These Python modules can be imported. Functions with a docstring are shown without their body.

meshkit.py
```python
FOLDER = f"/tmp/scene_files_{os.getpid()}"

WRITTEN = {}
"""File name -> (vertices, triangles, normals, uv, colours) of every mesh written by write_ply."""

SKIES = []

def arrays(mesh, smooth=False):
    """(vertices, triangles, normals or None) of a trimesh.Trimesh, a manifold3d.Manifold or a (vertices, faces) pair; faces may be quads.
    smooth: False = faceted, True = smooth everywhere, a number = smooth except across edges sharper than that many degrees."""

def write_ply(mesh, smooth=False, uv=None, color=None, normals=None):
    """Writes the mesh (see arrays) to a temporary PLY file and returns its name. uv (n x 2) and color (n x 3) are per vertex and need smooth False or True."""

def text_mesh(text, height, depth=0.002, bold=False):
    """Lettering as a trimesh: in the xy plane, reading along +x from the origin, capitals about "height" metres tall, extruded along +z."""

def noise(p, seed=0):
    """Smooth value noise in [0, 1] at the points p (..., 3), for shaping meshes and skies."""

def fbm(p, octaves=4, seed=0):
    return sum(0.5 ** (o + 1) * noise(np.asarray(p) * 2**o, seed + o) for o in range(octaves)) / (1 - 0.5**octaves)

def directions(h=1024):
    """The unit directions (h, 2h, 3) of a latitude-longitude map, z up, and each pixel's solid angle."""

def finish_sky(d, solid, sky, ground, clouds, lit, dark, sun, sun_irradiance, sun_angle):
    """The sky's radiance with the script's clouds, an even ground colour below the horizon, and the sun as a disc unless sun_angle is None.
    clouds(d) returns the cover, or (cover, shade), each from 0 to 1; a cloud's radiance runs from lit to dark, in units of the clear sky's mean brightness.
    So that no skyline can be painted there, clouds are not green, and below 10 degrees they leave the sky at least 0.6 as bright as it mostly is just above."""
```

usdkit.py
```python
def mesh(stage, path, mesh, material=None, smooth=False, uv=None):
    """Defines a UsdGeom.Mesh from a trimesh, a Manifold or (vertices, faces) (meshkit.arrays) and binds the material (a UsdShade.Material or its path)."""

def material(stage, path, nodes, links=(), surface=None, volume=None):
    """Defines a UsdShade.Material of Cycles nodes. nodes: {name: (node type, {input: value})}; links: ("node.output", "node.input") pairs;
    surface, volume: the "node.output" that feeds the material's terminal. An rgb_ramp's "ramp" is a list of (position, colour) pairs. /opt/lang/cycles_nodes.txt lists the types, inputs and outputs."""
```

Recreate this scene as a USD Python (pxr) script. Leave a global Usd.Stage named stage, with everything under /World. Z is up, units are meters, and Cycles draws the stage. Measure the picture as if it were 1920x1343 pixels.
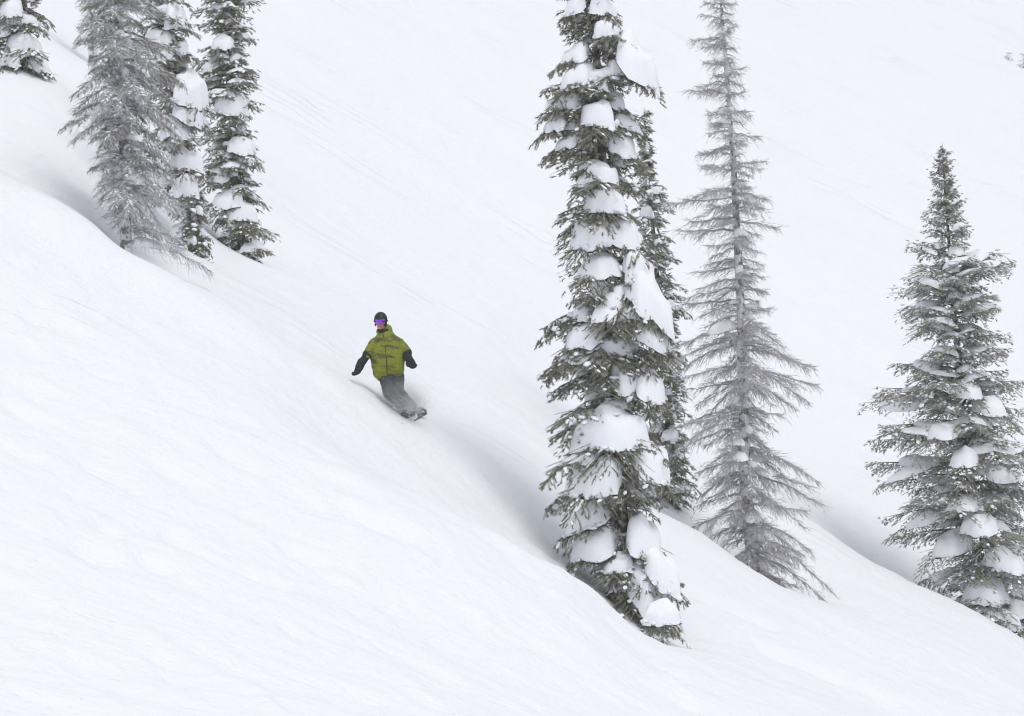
import math, numpy as np, trimesh, usdkit, meshkit
import manifold3d as m3
from scipy.interpolate import PchipInterpolator
from pxr import Usd, UsdGeom, UsdLux, UsdShade, Sdf, Gf, Vt

stage = Usd.Stage.CreateInMemory()
UsdGeom.SetStageUpAxis(stage, 'Z')
UsdGeom.SetStageMetersPerUnit(stage, 1.0)
UsdGeom.Xform.Define(stage, '/World')
UsdGeom.Scope.Define(stage, '/World/Looks')

# ---------------------------------------------------------------- camera, sky, sun, exposure
F = 4560.0                       # focal length in photograph pixels (1920 wide)
cam = UsdGeom.Camera.Define(stage, '/World/camera')
cam.CreateHorizontalApertureAttr(36.0)
cam.CreateFocalLengthAttr(36.0 * F / 1920.0)
cam.CreateClippingRangeAttr((0.5, 5000.0))
cam.CreateExposureAttr(0.1)
cam.AddRotateXOp().Set(90.0)     # at the origin, looking along +y, level

SUN_EL, SUN_AZ = math.radians(58), math.radians(150)      # high, diffused by the cloud, behind the camera on the right
L_ = '/World/Looks/'
sky_mat = usdkit.material(stage, L_ + 'sky_overcast', {
    'sky': ('sky_texture', {'sky_type': 'single_scattering', 'sun_disc': False, 'sun_elevation': SUN_EL, 'sun_rotation': SUN_AZ}),
    'tc': ('texture_coordinate', {}),
    'n': ('noise_texture', {'scale': 2.2, 'detail': 4.0}),
    'r': ('rgb_ramp', {'ramp': [(0.25, (5.7, 5.9, 6.35)), (0.75, (6.95, 7.1, 7.55))]}),
    'mx': ('mix_color', {'fac': 0.93, 'use_clamp': False}),
    'bg': ('background_shader', {'strength': 0.1})},
    [('tc.generated', 'n.vector'), ('n.fac', 'r.fac'), ('sky.color', 'mx.a'), ('r.color', 'mx.b'), ('mx.result', 'bg.color')], surface='bg.background')
sky = UsdLux.DomeLight.Define(stage, '/World/sky')
UsdShade.MaterialBindingAPI.Apply(sky.GetPrim()).Bind(sky_mat)
sky.GetPrim().SetCustomDataByKey('kind', 'structure')
sun = UsdLux.DistantLight.Define(stage, '/World/sun')
sun.CreateNormalizeAttr(True) if hasattr(sun, 'CreateNormalizeAttr') else None
sun.CreateIntensityAttr(0.4)
sun.CreateAngleAttr(25.0)
sun.CreateColorAttr(Gf.Vec3f(1.0, 0.985, 0.965))
sun.AddRotateZOp().Set(-math.degrees(SUN_AZ))
sun.AddRotateXOp().Set(-(90 - math.degrees(SUN_EL)))

# ---------------------------------------------------------------- materials
def noise_mat(name, c1, c2, scale=6.0, rough=0.8, bump=0.0, bscale=40.0, extra=None, spec=0.3):
    nodes = {'tc': ('texture_coordinate', {}), 'n': ('noise_texture', {'scale': scale, 'detail': 4.0}),
             'r': ('rgb_ramp', {'ramp': [(0.3, c1), (0.7, c2)]}), 'p': ('principled_bsdf', {'roughness': rough, 'specular_ior_level': spec, **(extra or {})})}
    links = [('tc.object', 'n.vector'), ('n.fac', 'r.fac'), ('r.color', 'p.base_color')]
    if bump:
        nodes['n2'] = ('noise_texture', {'scale': bscale, 'detail': 3.0})
        nodes['b'] = ('bump', {'strength': bump, 'distance': 0.02})
        links += [('tc.object', 'n2.vector'), ('n2.fac', 'b.height'), ('b.normal', 'p.normal')]
    return usdkit.material(stage, L_ + name, nodes, links, surface='p.BSDF')

M = {}
# open snow: grain, soft lumps, long fine sluff lines (relief only)
M['snow_field'] = usdkit.material(stage, L_ + 'snow_field', {
    'g': ('geometry', {}),
    'mp': ('mapping', {'mapping_type': 'point', 'rotation': (0.0, 0.0, -0.16), 'scale': (0.11, 1.5, 0.0)}),
    'wn': ('noise_texture', {'scale': 0.35, 'detail': 2.0}),
    'wv': ('vector_math', {'math_type': 'multiply', 'vector2': (0.0, 1.6, 0.0)}),
    'wa': ('vector_math', {'math_type': 'add'}),
    'ln': ('noise_texture', {'scale': 1.0, 'detail': 1.0, 'roughness': 0.4}),
    'la': ('math', {'math_type': 'subtract', 'value2': 0.5}), 'lb': ('math', {'math_type': 'absolute'}),
    'lr': ('map_range', {'from_min': 0.0, 'from_max': 0.012, 'to_min': 0.0, 'to_max': 1.0, 'clamp': True, 'range_type': 'smoothstep'}),
    'mk': ('noise_texture', {'scale': 0.22, 'detail': 1.0}),
    'mr': ('map_range', {'from_min': 0.555, 'from_max': 0.69, 'to_min': 0.0, 'to_max': 1.0, 'clamp': True}),
    'lm': ('mix_float', {'a': 1.0}),
    'n1': ('noise_texture', {'scale': 3.0, 'detail': 6.0, 'roughness': 0.62}),
    'n2': ('noise_texture', {'scale': 45.0, 'detail': 3.0, 'roughness': 0.7}),
    'b1': ('bump', {'strength': 0.75, 'distance': 0.10}), 'b2': ('bump', {'strength': 0.5, 'distance': 0.015}), 'b3': ('bump', {'strength': 0.75, 'distance': 0.05}), 'sx': ('separate_xyz', {}), 'yr': ('map_range', {'from_min': 32.0, 'from_max': 62.0, 'to_min': 0.25, 'to_max': 1.0, 'clamp': True}), 'ym': ('math', {'math_type': 'multiply'}),
    'p': ('principled_bsdf', {'base_color': (0.86, 0.872, 0.905), 'roughness': 0.75, 'specular_ior_level': 0.25})},
    [('g.position', 'wn.vector'), ('wn.color', 'wv.vector1'), ('wv.vector', 'wa.vector1'), ('g.position', 'wa.vector2'), ('wa.vector', 'mp.vector'),
     ('mp.vector', 'ln.vector'), ('ln.fac', 'la.value1'), ('la.value', 'lb.value1'), ('lb.value', 'lr.value'),
     ('g.position', 'mk.vector'), ('mk.fac', 'mr.value'), ('g.position', 'sx.vector'), ('sx.y', 'yr.value'), ('yr.result', 'ym.value1'), ('mr.result', 'ym.value2'), ('ym.value', 'lm.fac'), ('lr.result', 'lm.b'),
     ('g.position', 'n1.vector'), ('g.position', 'n2.vector'),
     ('n1.fac', 'b1.height'), ('n2.fac', 'b2.height'), ('lm.result', 'b3.height'), ('b1.normal', 'b2.normal'), ('b2.normal', 'b3.normal'), ('b3.normal', 'p.normal')], surface='p.BSDF')
M['snow'] = noise_mat('snow_load', (0.84, 0.852, 0.89), (0.87, 0.88, 0.91), 5.0, 0.75, 0.35, 30.0, spec=0.25)

def foliage_mat(name, g1, g2, bark, frost):
    return usdkit.material(stage, L_ + name, {
        'tc': ('texture_coordinate', {}), 'n': ('noise_texture', {'scale': 9.0, 'detail': 3.0}), 'r': ('rgb_ramp', {'ramp': [(0.3, g1), (0.7, g2)]}),
        'w': ('attribute', {'attribute': 'wood'}), 'f': ('attribute', {'attribute': 'frost'}),
        'm1': ('mix_color', {'b': bark}), 'm2': ('mix_color', {'b': frost}),
        'p': ('principled_bsdf', {'roughness': 0.8, 'specular_ior_level': 0.2})},
        [('tc.object', 'n.vector'), ('n.fac', 'r.fac'), ('w.fac', 'm1.fac'), ('r.color', 'm1.a'), ('m1.result', 'm2.a'), ('f.fac', 'm2.fac'), ('m2.result', 'p.base_color')], surface='p.BSDF')
M['spruce'] = foliage_mat('spruce_needles', (0.062, 0.059, 0.010), (0.140, 0.124, 0.034), (0.075, 0.062, 0.048), (0.81, 0.81, 0.825))
M['fir'] = foliage_mat('fir_needles', (0.074, 0.072, 0.020), (0.160, 0.147, 0.056), (0.085, 0.075, 0.060), (0.81, 0.81, 0.825))
M['dead'] = foliage_mat('rimed_twigs', (0.11, 0.096, 0.082), (0.18, 0.160, 0.142), (0.10, 0.088, 0.076), (0.76, 0.75, 0.79))
def bark_mat(name, lo, hi, snowy):
    return usdkit.material(stage, L_ + name, {
    'tc': ('texture_coordinate', {}), 'mp': ('mapping', {'scale': (1.0, 1.0, 0.25)}), 'n': ('noise_texture', {'scale': 40.0, 'detail': 5.0}),
    'r': ('rgb_ramp', {'ramp': [(0.3, lo), (0.7, hi)]}),
    'n2': ('noise_texture', {'scale': 7.0, 'detail': 4.0}), 'r2': ('map_range', {'from_min': snowy, 'from_max': snowy + 0.08, 'to_min': 0.0, 'to_max': 0.85, 'clamp': True}),
    'm': ('mix_color', {'b': (0.78, 0.79, 0.82)}), 'b': ('bump', {'strength': 0.9, 'distance': 0.02}), 'p': ('principled_bsdf', {'roughness': 0.9})},
    [('tc.object', 'mp.vector'), ('mp.vector', 'n.vector'), ('n.fac', 'r.fac'), ('tc.object', 'n2.vector'), ('n2.fac', 'r2.value'), ('r2.result', 'm.fac'), ('r.color', 'm.a'), ('m.result', 'p.base_color'), ('n.fac', 'b.height'), ('b.normal', 'p.normal')], surface='p.BSDF')
M['bark'] = bark_mat('bark', (0.055, 0.047, 0.038), (0.15, 0.13, 0.11), 0.50)
M['bark_rimed'] = bark_mat('bark_rimed', (0.13, 0.12, 0.115), (0.27, 0.255, 0.25), 0.43)

# ---------------------------------------------------------------- helpers
used = {}
def numbered(path):
    n = used.get(path, 0); used[path] = n + 1
    return path if n == 0 else f'{path}_{n:03d}'
def tag(p, label=None, cat=None, group=None, kind=None):
    p = p.GetPrim() if hasattr(p, 'GetPrim') else p
    for k, v in (('label', label), ('category', cat), ('group', group), ('kind', kind)):
        if v: p.SetCustomDataByKey(k, v)
    return p
class Thing:
    def __init__(self, name, base, label, cat, group=None, kind=None):
        self.path, self.base = numbered('/World/' + name), np.array(base, float)
        x = UsdGeom.Xform.Define(stage, self.path); x.AddTranslateOp().Set(Gf.Vec3d(*map(float, base)))
        tag(x, label, cat, group, kind)
    def part(self, name, mesh, mat, parent=None, smooth=True, attrs=None, label=None):
        path = numbered((parent or self.path) + '/' + name)
        if hasattr(mesh, 'vertices'): mesh = (np.asarray(mesh.vertices), np.asarray(mesh.faces))
        v, f = mesh
        g = usdkit.mesh(stage, path, (np.asarray(v) - self.base, f), mat, smooth=smooth)
        for k, a in (attrs or {}).items():
            UsdGeom.PrimvarsAPI(g).CreatePrimvar(k, Sdf.ValueTypeNames.FloatArray, 'vertex').Set(Vt.FloatArray.FromNumpy(np.asarray(a, np.float32)))
        if label: tag(g, label)
        return path

def at(px, py, Y):
    """The point that lies Y metres in front of the camera and shows at this pixel of the photograph."""
    return np.array([(px - 960.0) * Y / F, Y, -(py - 671.5) * Y / F])

class Soup:
    """Collects vertices, triangles and per-vertex numbers."""
    def __init__(self): self.v, self.f, self.a, self.n = [], [], [], 0
    def add(self, v, f, *a):
        self.v.append(v); self.f.append(np.asarray(f) + self.n); self.n += len(v)
        self.a.append(np.stack([np.broadcast_to(x, len(v)) for x in a], 1) if a else np.zeros((len(v), 0)))
    def get(self): return np.vstack(self.v), np.vstack(self.f), np.vstack(self.a)

def tube(pts, rad, sides=6):
    pts, rad = np.asarray(pts, float), np.asarray(rad, float)
    d = np.gradient(pts, axis=0); d /= np.linalg.norm(d, axis=1, keepdims=True) + 1e-9
    ref = np.where(np.abs(d[:, 2:3]) > 0.9, [[1.0, 0, 0]], [[0, 0, 1.0]])
    e1 = np.cross(d, ref); e1 /= np.linalg.norm(e1, axis=1, keepdims=True); e2 = np.cross(d, e1)
    a = np.arange(sides) / sides * 2 * np.pi
    v = pts[:, None] + rad[:, None, None] * (np.cos(a)[None, :, None] * e1[:, None] + np.sin(a)[None, :, None] * e2[:, None])
    n = len(pts); i, j = np.meshgrid(np.arange(n - 1), np.arange(sides), indexing='ij'); k = (j + 1) % sides
    q = np.stack([i * sides + j, i * sides + k, (i + 1) * sides + k, (i + 1) * sides + j], -1).reshape(-1, 4)
    f = np.vstack([q[:, [0, 2, 1]], q[:, [0, 3, 2]]])
    return v.reshape(-1, 3), f

# ---------------------------------------------------------------- the snow slope
ST = [
 (18.0, [(0, 1420), (960, 1650), (1920, 1880)]),
 (28.0, [(0, 880), (500, 1090), (960, 1290), (1400, 1480), (1920, 1640)]),
 (35.0, [(0, 600), (250, 700), (500, 800), (700, 893), (800, 935), (913, 993), (1000, 1040), (1075, 1085), (1150, 1145), (1220, 1195), (1330, 1245), (1480, 1300), (1600, 1350), (1920, 1490)]),
 (36.6, [(0, 515), (250, 640), (500, 755), (700, 890), (800, 944), (913, 1010), (1000, 1063), (1075, 1100), (1150, 1158), (1220, 1205), (1330, 1235), (1480, 1290), (1600, 1335), (1920, 1470)]),
 (38.6, [(0, 405), (250, 560), (500, 690), (700, 812), (800, 873), (913, 944), (1000, 1002), (1075, 1058), (1180, 1130), (1300, 1185), (1480, 1255), (1600, 1310), (1920, 1430)]),
 (40.0, [(0, 330), (100, 375), (160, 410), (230, 465), (300, 502), (420, 570), (600, 690), (700, 748), (800, 807), (913, 885), (1000, 950), (1075, 1000), (1180, 1070), (1300, 1130), (1480, 1210), (1920, 1390)]),
 (41.5, [(0, 322), (100, 367), (160, 403), (230, 466), (300, 505), (420, 555), (600, 660), (700, 722), (800, 780), (913, 840), (1000, 890), (1075, 940), (1180, 1000), (1300, 1065), (1480, 1165), (1920, 1345)]),
 (44.0, [(0, 262), (100, 306), (160, 342), (300, 440), (420, 512), (600, 610), (700, 680), (800, 740), (913, 795), (1075, 885), (1240, 960), (1310, 1000), (1400, 1060), (1470, 1100), (1560, 1140), (1700, 1205), (1920, 1310)]),
 (46.0, [(0, 200), (160, 275), (300, 390), (420, 490), (600, 575), (800, 695), (913, 745), (1075, 850), (1240, 975), (1310, 1030), (1400, 1080), (1470, 1110), (1560, 1125), (1700, 1170), (1920, 1280)]),
 (49.0, [(0, 115), (100, 152), (160, 205), (300, 340), (420, 455), (600, 540), (800, 650), (913, 690), (1075, 790), (1240, 900), (1400, 985), (1560, 1060), (1700, 1130), (1920, 1240)]),
 (52.0, [(0, 118), (100, 150), (160, 180), (300, 300), (420, 420), (600, 515), (800, 610), (913, 655), (1075, 760), (1240, 850), (1400, 915), (1540, 990), (1600, 1030), (1700, 1085), (1800, 1130), (1920, 1198)]),
 (54.5, [(0, 80), (160, 140), (300, 255), (420, 370), (600, 470), (800, 580), (913, 645), (1040, 755), (1240, 835), (1400, 910), (1540, 1010), (1600, 1065), (1700, 1118), (1800, 1155), (1920, 1220)]),
 (58.0, [(0, 20), (300, 200), (600, 420), (800, 540), (913, 590), (1040, 680), (1240, 780), (1400, 860), (1540, 930), (1700, 1010), (1800, 1060), (1920, 1130)]),
 (66.0, [(0, -60), (600, 330), (960, 540), (1240, 690), (1600, 850), (1920, 990)]),
 (90.0, [(0, -330), (960, 200), (1920, 640)]),
 (130.0, [(0, -700), (960, -150), (1920, 260)]),
 (200.0, [(0, -1100), (960, -520), (1920, -100)]),
 (320.0, [(0, -1500), (960, -850), (1920, -420)])]

def station(Y, line, px):
    line = np.array(line, float)
    ks, out = line[:, 0], PchipInterpolator(line[:, 0], line[:, 1])(np.clip(px, line[0, 0], line[-1, 0]))
    out = out + np.minimum(px - ks[0], 0) * 0.52 + np.maximum(px - ks[-1], 0) * 0.47
    return -(out - 671.5) * Y / F

def grid_heights(px, ys):
    """z at every (y, px): rows ys; px is the bearing, as a photograph column."""
    Z = [np.full(len(px), 0.0)] * 0
    Y = []
    for y0 in (-40.0, 6.0):                                    # the slope goes on past the photographer
        yy = max(y0, 15.0); Y.append(y0); Z.append(-2.5 + 0.03 * y0 - 0.45 * (px - 960) * yy / F)
    for y0, line in ST: Y.append(y0); Z.append(station(y0, line, px))
    return PchipInterpolator(np.array(Y), np.array(Z), axis=0)(ys)

def relief(X, Y):
    p = np.stack([X, Y, np.zeros_like(X)], -1)
    big = (meshkit.fbm(p * [0.22, 0.30, 1], 3, 5) - 0.5) * 0.42
    mid = (meshkit.fbm(p * [0.8, 1.3, 1], 3, 9) - 0.5) * 0.15
    # wind and slide ripples running down to the right
    q = np.stack([X * 0.35 + Y * 0.05, Y * 2.4 - X * 0.25, np.zeros_like(X)], -1)
    rip = (meshkit.fbm(q, 3, 17) - 0.5) * 0.03
    lump = np.clip(meshkit.noise(p * [1.6, 1.6, 1] + 7.3, 31) - 0.66, 0, 1) * 0.45 * np.clip(meshkit.noise(p * 0.25, 33) * 2 - 0.55, 0, 1)
    near = np.clip((Y - 12) / 6, 0, 1)
    lip = sum(np.exp(-((Y - c) / 0.5) ** 2) for c in (35.0, 44.0, 52.0))           # crumbling wind lip along the crests
    lump = lump - lip * 0.06 * (meshkit.fbm(p * [3.5, 3.5, 1], 3, 51) - 0.5)
    return (big * np.clip((Y - 30) / 40, 0.25, 1) + mid * 0.8 + rip - lump * 1.2) * near

u_px = np.concatenate([np.linspace(-1700, -260, 40), np.arange(-240, 2170, 9.6), np.linspace(2190, 3700, 40)])
ys = np.concatenate([np.linspace(-40, 13, 20), np.concatenate([np.arange(14, 47, 0.135), np.arange(47, 62, .17)]), 62 * (235 / 62.0) ** np.linspace(0, 1, 190)])
ys = np.unique(ys)
Zg = grid_heights(u_px, ys)
Xg = (u_px[None] - 960) * np.maximum(ys, 15.0)[:, None] / F
Yg = np.repeat(ys[:, None], len(u_px), 1)
# dips that the wind scours beside the trunks
PITS = [at(240, 0, 41.3), at(1180, 0, 37.6), at(1420, 0, 45.2), at(1850, 0, 53.6)]
Zg = Zg + relief(Xg, Yg)
bump_at = at(764, 790, 40.1)                                     # the furrow the board ploughs
Zg -= 0.05 * np.exp(-((Xg - bump_at[0]) ** 2 / 0.5 + (Yg - 40.0) ** 2 / 0.35))
for c in PITS: Zg -= 0.08 * np.exp(-((Xg - c[0]) ** 2 + (Yg - c[1]) ** 2) / 0.9)
_r = np.random.default_rng(77)
for _ in range(150):
    y0 = 20 + 16 * _r.random(); x0 = (-240 + 1500 * _r.random() - 960) * y0 / F; rx, ry = 0.10 + 0.28 * _r.random(), 0.14 + 0.3 * _r.random(); am = _r.choice([-1, -1, 1]) * (0.02 + 0.05 * _r.random())
    rows = np.abs(ys - y0) < 3 * ry + .1
    Zg[rows] += am * np.exp(-(((Xg[rows] - x0) + 0.4 * (Yg[rows] - y0)) / rx) ** 2 - ((Yg[rows] - y0) / ry) ** 2)
nr, nc = Zg.shape
i, j = np.meshgrid(np.arange(nr - 1), np.arange(nc - 1), indexing='ij')
q = np.stack([i * nc + j, i * nc + j + 1, (i + 1) * nc + j + 1, (i + 1) * nc + j], -1).reshape(-1, 4)
g = usdkit.mesh(stage, '/World/snow_slope', (np.stack([Xg, Yg, Zg], -1).reshape(-1, 3), q), M['snow_field'], smooth=True)
tag(g, 'smooth wind-packed snow slope falling to the right with soft banks and hollows', 'snow slope', kind='structure')
from scipy.interpolate import RegularGridInterpolator
_ground = RegularGridInterpolator((ys, u_px), Zg, bounds_error=False, fill_value=None)
def ground(x, y): return float(_ground([[y, 960 + x * F / max(y, 15.0)]])[0])

# ---------------------------------------------------------------- foliage pieces
def sprig_template(n, seed):
    """A needled shoot along +z, length 1, radius 1: a thin core and n needles, two faces each turned outwards."""
    r = np.random.default_rng(seed); v, f = [], []
    for k, (z, rad) in enumerate(((0, .12), (.55, .24), (1.0, .03))):
        for a in range(3 if k < 2 else 1): v.append((rad * math.cos(a * 2.0944), rad * math.sin(a * 2.0944), z))
    for a in range(3):
        b = (a + 1) % 3
        f += [(a, b, 3 + b), (a, 3 + b, 3 + a), (3 + a, 3 + b, 6)]
    for k in range(n):
        z, ph = 0.02 + 0.90 * (k + r.random()) / n, k * 2.39996 + r.normal(0, .3)
        R = (0.75 + 0.5 * r.random()) * (1.0 if z < 0.7 else 1.0 - 1.4 * (z - 0.7))
        w, c, s = 0.17, math.cos(ph), math.sin(ph)
        b = len(v)
        v += [(c * .1 - s * w, s * .1 + c * w, z - .02), (c * .1 + s * w, s * .1 - c * w, z + .02), (c * R, s * R, z + 0.16 + .12 * r.random())]
        f.append((b, b + 1, b + 2))
    return np.array(v), np.array(f)
SPRIG = [sprig_template(18, 1), sprig_template(12, 2), sprig_template(7, 3)]

def frame(d, roll):
    d = d / (np.linalg.norm(d, axis=1, keepdims=True) + 1e-9)
    ref = np.where(np.abs(d[:, 2:3]) > 0.93, [[1.0, 0, 0]], [[0, 0, 1.0]])
    e1 = np.cross(d, ref); e1 /= np.linalg.norm(e1, axis=1, keepdims=True); e2 = np.cross(e1, d)
    c, s = np.cos(roll)[:, None], np.sin(roll)[:, None]
    return d, e1 * c + e2 * s, e2 * c - e1 * s

def sprigs(soup, rng, o, d, l, r, lod, frost_top, frost_all):
    n = len(o)
    if n == 0: return
    T, Ft = SPRIG[lod]
    d, e1, e2 = frame(d, rng.random(n) * 6.28)
    v = o[:, None] + T[None, :, 0:1] * (r[:, None] * e1)[:, None] + T[None, :, 1:2] * (r[:, None] * e2)[:, None] + T[None, :, 2:3] * (l[:, None] * d)[:, None]
    up = T[None, :, 0] * e1[:, 2:3] + T[None, :, 1] * e2[:, 2:3]
    fr = np.clip(frost_all * (0.5 + rng.random((n, 1))) + 0.40 * (rng.random((n, 1)) < 0.22) * rng.random((n, 1)) + frost_top * np.clip(up * 1.1 + 0.15, 0, 1) * (0.35 + 0.65 * rng.random((n, 1))), 0, 0.95)
    f = (Ft[None] + (np.arange(n) * len(T))[:, None, None]).reshape(-1, 3)
    soup.add(v.reshape(-1, 3), f, fr.ravel(), 0.0)

def dome_template(seg=7, rings=3):
    v, f = [], []
    for k in range(rings):
        a = k / rings * math.pi / 2
        for s in range(seg): v.append((math.cos(a) * math.cos(6.2832 * s / seg), math.cos(a) * math.sin(6.2832 * s / seg), math.sin(a)))
    v.append((0, 0, 1)); v.append((0, 0, -0.35))
    for k in range(rings - 1):
        for s in range(seg):
            t = (s + 1) % seg
            f += [(k * seg + s, k * seg + t, k * seg + seg + t), (k * seg + s, k * seg + seg + t, k * seg + seg + s)]
    for s in range(seg):
        t = (s + 1) % seg
        f += [((rings - 1) * seg + s, (rings - 1) * seg + t, rings * seg), (t, s, rings * seg + 1)]
    return np.array(v), np.array(f)
DOME = [dome_template(8, 3), dome_template(5, 2)]

def clumps(soup, rng, o, d, l, r, h, lod=0):
    """Little loaves of snow lying along the shoots: o centres, d directions, l half lengths, r half widths, h heights."""
    n = len(o)
    if n == 0: return
    T, Ft = DOME[lod]
    d = d / (np.linalg.norm(d, axis=1, keepdims=True) + 1e-9)
    side = np.cross(d, [0, 0, 1.0]); side /= np.linalg.norm(side, axis=1, keepdims=True) + 1e-9
    up = np.cross(side, d)
    wob = 1 + 0.28 * (rng.random((n, len(T), 1)) - 0.5)
    v = o[:, None] + wob * (T[None, :, 0:1] * (l[:, None] * d)[:, None] + T[None, :, 1:2] * (r[:, None] * side)[:, None] + T[None, :, 2:3] * (h[:, None] * up)[:, None])
    f = (Ft[None] + (np.arange(n) * len(T))[:, None, None]).reshape(-1, 3)
    soup.add(v.reshape(-1, 3), f)

class Bough:
    """A branch: axis from the trunk, sagging under its load, flat spray of side shoots."""
    def __init__(s, base, az, L, W, rise, sag, tip=0.0):
        s.base, s.L, s.W, s.rise, s.sag, s.tip = np.asarray(base, float), L, W, rise, sag, tip
        s.dir, s.side = np.array([math.cos(az), math.sin(az), 0]), np.array([-math.sin(az), math.cos(az), 0])
    def pos(s, t, u=0.0):
        """t along (0..1), u across (-1..1)."""
        t, u = np.asarray(t, float)[..., None], np.asarray(u, float)[..., None]
        z = s.L * (s.rise * t - s.sag * t * t + s.tip * t ** 4)
        return s.base + s.dir * (s.L * t) + s.side * (s.W * s.prof(t) * u) + np.array([0, 0, 1.0]) * (z - 0.35 * s.W * u * u * s.prof(t))
    def prof(s, t): return np.clip(1.55 * np.sqrt(np.clip(t, 0, 1)) * np.clip(1.03 - t, 0, 1) ** 0.6, 0.02, 1)
    def tangent(s, t):
        e = 0.02; d = s.pos(np.clip(t + e, 0, 1.02)) - s.pos(np.clip(t - e, 0, 1)); return d / np.linalg.norm(d, axis=-1, keepdims=True)

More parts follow.
